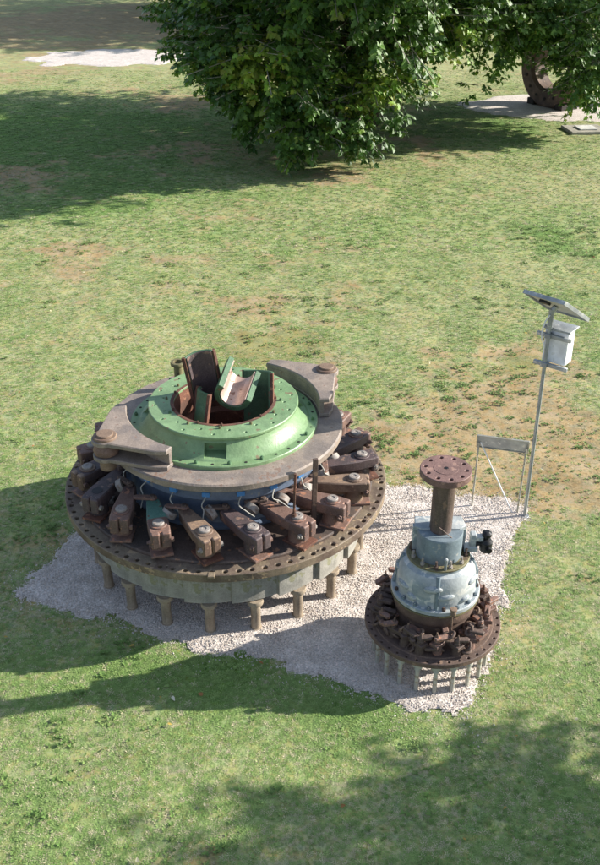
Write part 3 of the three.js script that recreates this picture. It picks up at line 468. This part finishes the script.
  // bits lying and standing between the levers
  for (let i = 0; i < 30; i++) { const a = rr(-30, 200), g = mk('loose_bolt', join([rodBetween(V(-0.05, 0, 0), V(0.04, 0, 0), 0.012, 8), rodBetween(V(0.04, 0, 0), V(0.062, 0, 0), 0.023, 6)]), rnd() < 0.5 ? M.darkRust : M.cap, big); g.position.copy(polar(a, rr(1.08, 1.3), 0.916)); g.rotation.y = rr(0, 6); }
  const r1 = mk('standing_rod', join([rodBetween(V(0, 0, 0), V(0.012, 0.45, 0.01), 0.012, 8), hexBolt(0.024, 0.03)]), M.rust, big); { const p = polar(59.6, 1.36, 1.175); r1.position.copy(p); r1.rotation.y = 0.4; }
  const r2 = mk('standing_bar', rbox(0.045, 0.72, 0.028, 0.004, 0, 0.36, 0), M.darkRust, big); r2.position.copy(polar(46, 1.25, 0.893)); r2.rotation.set(0.02, 0.3, -0.02);
}

// ------------------------------------------------------------------ bearing shells standing in the shaft hole
function sector(Ri, Ro, deg, h, seg = 14) {
  const s = new THREE.Shape(); const a = deg / 2 * D2R; s.absarc(0, 0, Ro, -a, a, false); s.absarc(0, 0, Ri, a, -a, true); s.closePath();
  const g = new THREE.ExtrudeGeometry(s, { depth: h - 0.008, bevelEnabled: true, bevelThickness: 0.004, bevelSize: 0.004, bevelOffset: -0.004, bevelSegments: 1, curveSegments: seg }); g.translate(0, 0, 0.004); g.rotateX(-Math.PI / 2); return boxUV(toCreasedNormals(g, 0.5));
}
// the shell's hollow looks along -x of its own axes; arc centred on +x, length along y
function shell(label, Ri, Ro, deg, h, pos, rot, mats, flangeW) {
  const t = thing('bearing_shell', label, 'bearing shell', pos, 0, 'bearing shells in the shaft hole'); t.rotation.set(...rot, 'YXZ');
  mk('body', sector(Ri + 0.012, Ro, deg, h), mats[0], t); mk('liner', sector(Ri, Ri + 0.012, deg - 2, h - 0.01).translate(0, 0.005, 0), mats[1], t);
  for (const s of [-1, 1]) { const a = s * deg / 2 * D2R, g = rbox(flangeW, h * 0.995, 0.03, 0.004, Ro + flangeW / 2 - 0.02, h / 2, 0); g.rotateY(-a); mk('edge_flange', g, mats[2], t); }
  return t;
}
shell('tall curved bearing shell with rusty edges standing upright in the shaft hole', 0.165, 0.2, 94, 0.60, [-0.85, 1.58, -7.99], [-0.16, 108 * D2R, 0.08], [M.greenOld, M.leverDark, M.rust], 0.04);
shell('small green curved bearing shell lying low in the shaft hole with rust brown edges', 0.165, 0.205, 92, 0.36, [-0.83, 1.49, -7.86], [0.16, 205 * D2R, 0.22], [M.greenOld, M.leverDark, M.rust], 0.055);
shell('green hollow bearing shell leaning on the rim of the shaft hole', 0.27, 0.31, 110, 0.52, [-0.56, 1.46, -7.93], [-0.30, 38 * D2R, -0.22], [M.greenOld, M.greenOld, M.rust], 0.035);
{
  const t = thing('bearing_shell', 'half round bearing shell with bright inside tilted up in the shaft hole', 'bearing shell', [-0.645, 1.84, -7.80], 0, 'bearing shells in the shaft hole');
  const U2 = (ri, ro, top) => { const s = new THREE.Shape(), pts = [], n = 18; for (let i = 0; i <= n; i++) { const a = Math.PI + Math.PI * i / n; pts.push(new THREE.Vector2(ro * Math.cos(a), ro * Math.sin(a))); } pts.unshift(new THREE.Vector2(-ro, top)); pts.push(new THREE.Vector2(ro, top), new THREE.Vector2(ri, top)); for (let i = n; i >= 0; i--) { const a = Math.PI + Math.PI * i / n; pts.push(new THREE.Vector2(ri * Math.cos(a), ri * Math.sin(a))); } pts.push(new THREE.Vector2(-ri, top)); return new THREE.Shape(pts); };
  const ex = (sh, d, z) => boxUV(toCreasedNormals(new THREE.ExtrudeGeometry(sh, { depth: d, bevelEnabled: true, bevelThickness: 0.004, bevelSize: 0.004, bevelOffset: -0.004, bevelSegments: 1 }).translate(0, 0, z), 0.5));
  mk('body', ex(U2(0.125, 0.175, 0.07), 0.40, -0.40), M.greenOld, t); mk('liner', ex(U2(0.112, 0.1225, 0.058), 0.38, -0.388), M.litBronze, t);  // bright liner colour holds the sunlight on the hollow
  t.rotation.set(0.30, -0.22, -0.56, 'YXZ');
}

// ------------------------------------------------------------------ the small turbine
const SX = 1.174, SZ = -6.316;
const small = thing('small_turbine', 'small turbine with pale blue casing, brown shaft pipe and rusty lever ring on gravel', 'turbine', [SX, 0, SZ]);
{
  const holes = [circPath(0, 0, 0.3)]; for (let i = 0; i < 40; i++) { const p = polar(i * 9 + 2, 0.568); holes.push(polyPath(p.x, p.z, 0.011, 8)); }
  mk('flange', plate(polyShape(0.598, 112), holes, 0.375, 0.05, 0.005), M.darkRust, small);
  mk('deck_plate', lathe([[0.26, 0.41], [0.26, 0.438], [0.528, 0.438], [0.533, 0.424]], 80, 0.5), M.darkRust, small);
  mk('under_ring', lathe([[0.44, 0.376], [0.44, 0.33], [0.545, 0.33], [0.55, 0.376]], 72, 0.5), M.paleSteel, small);
  const pg = join([cyl(0.02, 0.018, 0.3, 12, 0), rbox(0.085, 0.05, 0.032, 0.006, 0, 0.305, 0.004), cyl(0.03, 0.02, 0.03, 12, 0.255)]);
  for (let i = 0; i < 20; i++) { const a = 92 + 18 * i, p = polar(a, 0.5), s = mk('post', pg, M.paleSteel, small); s.position.set(p.x, 0, p.z); s.rotation.y = (90 - a) * D2R; }
  mk('inner_drum', lathe([[0.33, 0.43], [0.335, 0.6], [0.35, 0.62], [0.36, 0.66], [0.35, 0.75], [0.3, 0.76]], 64, 0.5), M.darkRust, small);
  // rusty gate levers: boss, forked arm, link and pointed grease cup
  const fork = plate([[-0.05, -0.04], [0.03, -0.042], [0.15, -0.03], [0.15, -0.012], [0.07, -0.01], [0.07, 0.01], [0.15, 0.012], [0.15, 0.03], [0.03, 0.042], [-0.05, 0.04]], null, 0.075, 0.045, 0.005);
  const boss = join([cyl(0.042, 0.036, 0.08, 14, 0), capCyl(0.034, 0.03, 14, 0.006, 0.118)]);
  const cup = lathe([[0, 0.14], [0.03, 0.14], [0.026, 0.165], [0.01, 0.2], [0.006, 0.225], [0, 0.225]], 12, 0.5);
  const linkG = plate([[-0.03, -0.026], [0.085, -0.024], [0.1, 0], [0.085, 0.024], [-0.03, 0.026], [-0.042, 0]], null, 0, 0.032, 0.005);
  const loopG = new THREE.TorusGeometry(0.038, 0.013, 7, 16); boxUV(loopG);
  for (let i = 0; i < 20; i++) {
    const a = 92 + 18 * i, p = polar(a, 0.48 + rr(-0.03, 0.02), 0.438), lv = mk('lever', join([fork, boss]), rnd() < 0.35 ? M.lever : M.darkRust, small); lv.position.copy(p); lv.rotation.y = -(a + 180 + rr(-90, 90)) * D2R; lv.rotation.z = rr(-0.12, 0.12); lv.scale.setScalar(rr(0.92, 1.1));
    mk('grease_cup', cup, rnd() < 0.3 ? M.leverTan : M.darkRust, lv);
    for (let k = 0; k < 2; k++) { const lk = mk('link', linkG, rnd() < 0.4 ? M.lever : M.darkRust, lv); lk.position.set(0.1 - 0.1 * k, 0.118 + 0.03 * k, 0.01); lk.rotation.set(rr(-0.15, 0.15), rr(0.5, 2.4) * (k ? -1 : 1), rr(-0.2, 0.2)); }
    const e = mk('link_loop', loopG, rnd() < 0.3 ? M.leverTan : M.darkRust, lv); e.position.set(0.1, 0.1 + rr(0, 0.06), rr(-0.06, 0.06)); e.rotation.set(rr(0.6, 1.8), rr(0, 3), 0);
  }
  for (let i = 0; i < 34; i++) { const b = mk('loose_link', rnd() < 0.5 ? linkG : loopG, rnd() < 0.35 ? M.lever : M.darkRust, small); b.position.copy(polar(rr(0, 360), rr(0.39, 0.53), 0.455 + rr(0, 0.07))); b.rotation.set(rr(-0.4, 0.4) + (b.geometry === loopG ? 1.5 : 0), rr(0, 6.3), rr(-0.3, 0.3)); }
  // casing
  const cas = mk('casing', lathe([[0.3, 0.755], [0.372, 0.755], [0.382, 0.763], [0.382, 0.796], [0.374, 0.803], [0.345, 0.803], [0.34, 0.83], [0.338, 0.9], [0.333, 0.98], [0.32, 1.04], [0.295, 1.083], [0.262, 1.105], [0.262, 1.128], [0.19, 1.128]], 72, 0.45), M.paleBlue, small);
  mk('flange_rim', lathe([[0.386, 0.745], [0.386, 0.756], [0.30, 0.757]], 64, 0.5), M.olive, cas);
  for (let i = 0; i < 4; i++) { const a = 96 + i * 90, g = plate([[0.18, 0], [0.335, 0], [0.335, 0.001], [0.18, 0.001]], null, 0, 0.01, 0); g.dispose(); const rib = mk('rib', join([rodBetween(V(0.342, 0.80, 0), V(0.334, 0.99, 0), 0.019, 8), rodBetween(V(0.334, 0.985, 0), V(0.285, 1.1, 0), 0.019, 8)]), M.midBlue, cas); rib.rotation.y = -a * D2R; }
  for (let i = 0; i < 14; i++) { const a = rr(0, 360) * 0 + (i * 360 / 14) + (i % 2) * 6, y = i % 3 === 0 ? 0.92 : i % 3 === 1 ? 0.99 : 0.86, g = mk('casing_pad', new THREE.SphereGeometry(1, 14, 10), M.paleBlue, cas); boxUV(g.geometry); const p = polar(a, 0.333 - (y - 0.86) * 0.08, y); g.position.copy(p); g.scale.set(rr(0.05, 0.09), rr(0.026, 0.04), 0.03); g.rotation.y = (90 - a) * D2R; g.rotation.z = rr(-0.15, 0.15); }
  const nut = join([hexBolt(0.017, 0.02), cyl(0.009, 0.009, 0.032, 8)]);
  for (let i = 0; i < 18; i++) { const b = mk('nut', nut, i % 4 ? M.midBlue : M.darkRust, cas); b.position.copy(polar(i * 20 + 6, 0.356, 0.803)); }
  const coll = mk('collar', lathe([[0.262, 1.128], [0.268, 1.13], [0.268, 1.142], [0.262, 1.146], [0.19, 1.146]], 64, 0.5), M.olive, small);
  for (let i = 0; i < 12; i++) { const b = mk('stud', join([cyl(0.01, 0.01, 0.07, 8), hexBolt(0.02, 0.022)]), i % 3 ? M.cap : M.darkRust, coll); b.position.copy(polar(i * 30 + 12, 0.232, 1.146)); }
  mk('gland_housing', lathe([[0.192, 1.14], [0.192, 1.375], [0.186, 1.386], [0.085, 1.386]], 48, 0.5), M.midBlue, small);
  mk('gland_plate', join([plate([[-0.2, -0.16], [0.2, -0.16], [0.215, -0.02], [0.16, 0.02], [-0.16, 0.02], [-0.215, -0.02]], [], 1.36, 0.045, 0.006), rbox(0.06, 0.24, 0.05, 0.008, -0.195, 1.27, -0.05), rbox(0.06, 0.24, 0.05, 0.008, 0.195, 1.27, -0.05)]), M.paleBlue, small);
  const hd = mk('stud_handle', join([rodBetween(V(0, 0, 0), V(0, 0.09, 0), 0.013, 8), new THREE.SphereGeometry(0.018, 10, 8).translate(0, 0.1, 0)]), M.galv, small); hd.position.copy(polar(84, 0.245, 1.146));
  // shaft pipe
  mk('shaft_pipe', cyl(0.092, 0.092, 0.56, 36, 1.37), M.pipe, small);
  const fh = []; for (let i = 0; i < 10; i++) { const p = polar(i * 36 + 12, 0.165); fh.push(polyPath(p.x, p.z, 0.0155, 12)); }
  const pf = mk('pipe_flange', plate(polyShape(0.209, 72), fh, 1.922, 0.063, 0.005), M.pipeFlange, small);
  mk('centre_disc', lathe([[0, 1.9795], [0.018, 1.9795], [0.02, 1.988], [0.098, 1.988], [0.1, 1.984]], 48, 0.4), M.pipeFlange, pf);
  mk('centre_hole', capCyl(0.017, 0.003, 14, 0.001, 1.9865), M.black, pf);
  mk('loose_wire', rodBetween(V(-0.03, 1.47, 0.098), V(0.09, 1.375, 0.13), 0.004, 6), M.leverTan, small);
  // side bracket with the small black pump
  const br = mk('pump_bracket', join([rbox(0.12, 0.05, 0.09, 0.01, 0.27, 1.18, -0.02), rbox(0.05, 0.16, 0.07, 0.01, 0.285, 1.25, -0.02), rbox(0.07, 0.05, 0.06, 0.01, 0.335, 1.28, -0.02)]), M.paleBlue, small);
  const pump = mk('pump', join([lathe([[0, 0], [0.04, 0], [0.052, 0.02], [0.055, 0.1], [0.04, 0.125], [0.024, 0.13], [0.024, 0.155], [0.04, 0.16], [0.042, 0.19], [0.02, 0.205], [0, 0.205]], 18, 0.5), rodBetween(V(-0.09, 0.08, 0), V(0, 0.08, 0), 0.022, 10), rodBetween(V(0, 0.05, 0), V(0.02, 0.05, 0.075), 0.026, 10)]), M.black, br); pump.position.set(0.40, 1.14, -0.02);
  const vs = mk('valve_stem', join([rodBetween(V(0, 0.5, 0), V(-0.004, 0.79, -0.015), 0.007, 8), lathe([[0, 0.785], [0.02, 0.785], [0.024, 0.81], [0.018, 0.835], [0.03, 0.84], [0.03, 0.86], [0, 0.865]], 12, 0.5), rbox(0.05, 0.03, 0.05, 0.006, 0, 0.5, 0)]), M.leverTan, small); vs.position.copy(polar(76, 0.41));
}

// ------------------------------------------------------------------ solar post and information board
{
  const t = thing('solar_post', 'thin galvanised post carrying a tilted solar panel and a white cabinet', 'solar post', [2.487, 0, -8.447]); t.rotation.z = 0.012;
  mk('pole', join([cyl(0.019, 0.019, 2.46, 16), cyl(0.028, 0.028, 0.2, 16, 2.27)]), M.galv, t);
  mk('base_plate', capCyl(0.05, 0.012, 16, 0.003, 0.0), M.galv, t);
  // panel tilts away from the camera side
  const pn = mk('solar_panel', rbox(0.47, 0.010, 0.47, 0.002), M.solarCell, t); pn.position.set(0.04, 2.515, 0.0);
  { const ex = V(0.31, 0.03, 0.4).normalize(), n = V(0.42, 0.823, -0.385), ey = n.addScaledVector(ex, -n.dot(ex)).normalize(), ez = V().crossVectors(ex, ey); pn.quaternion.setFromRotationMatrix(new THREE.Matrix4().makeBasis(ex, ey, ez)); }
  mk('back_sheet', rbox(0.465, 0.006, 0.465, 0.002, 0, -0.009, 0), M.backSheet, pn);
  for (const s of [-1, 1]) { mk('frame_rail', rbox(0.012, 0.04, 0.494, 0.002, s * 0.242, -0.01, 0), M.galv, pn); mk('frame_rail', rbox(0.47, 0.04, 0.012, 0.002, 0, -0.01, s * 0.241), M.galv, pn); }
  mk('junction_box', rbox(0.1, 0.025, 0.07, 0.004, -0.08, -0.026, 0.08), M.black, pn);
  mk('mount_arm', rodBetween(V(0, 2.44, 0), V(0.035, 2.495, 0), 0.03, 10), M.galv, t);
  // cabinet behind the pole
  const cb = mk('cabinet', rbox(0.25, 0.36, 0.16, 0.012, 0, 0, 0), M.white, t); cb.position.set(0.13, 2.06, -0.06); cb.rotation.y = -0.68;
  mk('cabinet_door', rbox(0.23, 0.335, 0.016, 0.005, 0, 0, -0.086), M.white, cb);
  mk('door_lock', rodBetween(V(0.1, 0, -0.096), V(0.1, 0, -0.11), 0.012, 10), M.galv, cb);
  mk('rain_cover', rbox(0.3, 0.02, 0.22, 0.006, 0.0, 0.193, 0.0), M.galv, cb);
  for (const y of [2.19, 1.875]) { const b = mk('bracket', join([rbox(0.36, 0.04, 0.035, 0.005, 0.06, 0, 0.0), rbox(0.07, 0.05, 0.07, 0.006, 0, 0, 0)]), M.galv, t); b.position.y = y; b.rotation.y = -0.68; }
  mk('cable', tube([V(-0.02, 2.42, 0.03), V(-0.06, 2.34, 0.03), V(-0.075, 2.2, 0.03), V(-0.035, 2.08, 0.025), V(-0.03, 2.02, 0)], 0.008, 18, 6), M.white, t);
}
{
  const a = V(1.935, 0, -8.64), b = V(2.42, 0, -8.51), mid = a.clone().add(b).multiplyScalar(0.5), turn = -Math.atan2(b.z - a.z, b.x - a.x), w = a.distanceTo(b);
  const t = thing('information_board', 'low information board on two thin legs beside the solar post', 'sign', [mid.x, 0, mid.z], turn);
  for (const s of [-1, 1]) mk('leg', join([cyl(0.011, 0.011, 0.84, 10).translate(s * w / 2, 0, 0), rbox(0.07, 0.008, 0.07, 0.002, s * w / 2, 0.008, 0)]), M.paleSteel, t);
  mk('brace', rodBetween(V(-w / 2 + 0.02, 0.85, 0.012), V(w / 2 - 0.06, 0.02, 0.03), 0.008, 8), M.white, t);
  const pn = mk('panel', rbox(w + 0.03, 0.012, 0.18, 0.003), M.galv, t); pn.position.set(0, 0.85, -0.02);
  pn.rotation.x = -1.2;
  for (const s of [-1, 1]) { mk('panel_rim', rbox(w + 0.05, 0.022, 0.012, 0.003, 0, -0.004, s * 0.095), M.paleSteel, pn); mk('panel_rim', rbox(0.014, 0.03, 0.18, 0.003, s * (w / 2 + 0.02), -0.004, 0), M.paleSteel, pn); }
}

// ------------------------------------------------------------------ iron ring under the tree, stone plaque
{
  const t = thing('iron_ring', 'large dark iron ring standing on edge on gravel under the tree', 'ring', [8.05, 0, -31.0]);
  const g = new THREE.LatheGeometry([[0.78, -0.35], [1.18, -0.35], [1.25, -0.30], [1.25, 0.30], [1.18, 0.35], [0.78, 0.35], [0.70, 0.25], [0.70, -0.25], [0.78, -0.35]].map(([x, y]) => new THREE.Vector2(x, y)), 56); g.rotateZ(Math.PI / 2);
  const m = mk('rim', boxUV(toCreasedNormals(g, 0.5)), M.darkRust, t); m.position.y = 1.26; m.rotation.y = 0.55;
  for (let i = 0; i < 16; i++) { const b = mk('bolt', rodBetween(V(-0.38, 0.98 * Math.cos(i * Math.PI / 8), 0.98 * Math.sin(i * Math.PI / 8)), V(0.38, 0.98 * Math.cos(i * Math.PI / 8), 0.98 * Math.sin(i * Math.PI / 8)), 0.045, 8), M.darkMetal, m); }
  for (const s of [-1, 1]) { const c = mk('chock', rbox(0.7, 0.22, 0.3, 0.02, 0, 0.11, s * 0.62), M.darkMetal, t); c.rotation.y = 0.55; }
}
{
  const t = thing('stone_plaque', 'pale stone plaque set flat in the lawn beside the tree', 'plaque', [8.2, 0, -27.55], 0.1);
  mk('slab', rbox(1.1, 0.09, 0.95, 0.02, 0, 0.035, 0), M.slab, t);
  mk('plate', rbox(0.52, 0.03, 0.5, 0.006, 0.02, 0.1, 0.02), M.plaque, t);
}
// ------------------------------------------------------------------ fallen leaves
{
  const mat = new THREE.MeshStandardMaterial({ color: 0xffffff, roughness: 0.8, side: THREE.DoubleSide }), L = [];
  for (let i = 0; i < 320; i++) { const z = -3.6 - rnd() * 20, w = 2 + 0.36 * Math.abs(z), x = rr(-w, w), s = rr(0.025, 0.06), c = rnd() < 0.4 ? rgbLin(196, 186, 150) : rnd() < 0.6 ? rgbLin(150, 106, 60) : rgbLin(172, 146, 70); L.push([x, groundY(x, z) + 0.03, z, rr(-0.5, 0.5), rr(0, 6.3), rr(-0.5, 0.5), s, s, s, c]); }
  L.push([-1.1, 0.04, -5.75, 0.2, 0.6, 0.1, 0.055, 0.055, 0.055, rgbLin(206, 200, 176)]);
  const im = instanced('fallen_leaves', oval, mat, L); Object.assign(im.userData, { label: 'dry fallen leaves lying here and there on the lawn', category: 'leaves' });
}
renderer.render(scene, camera);
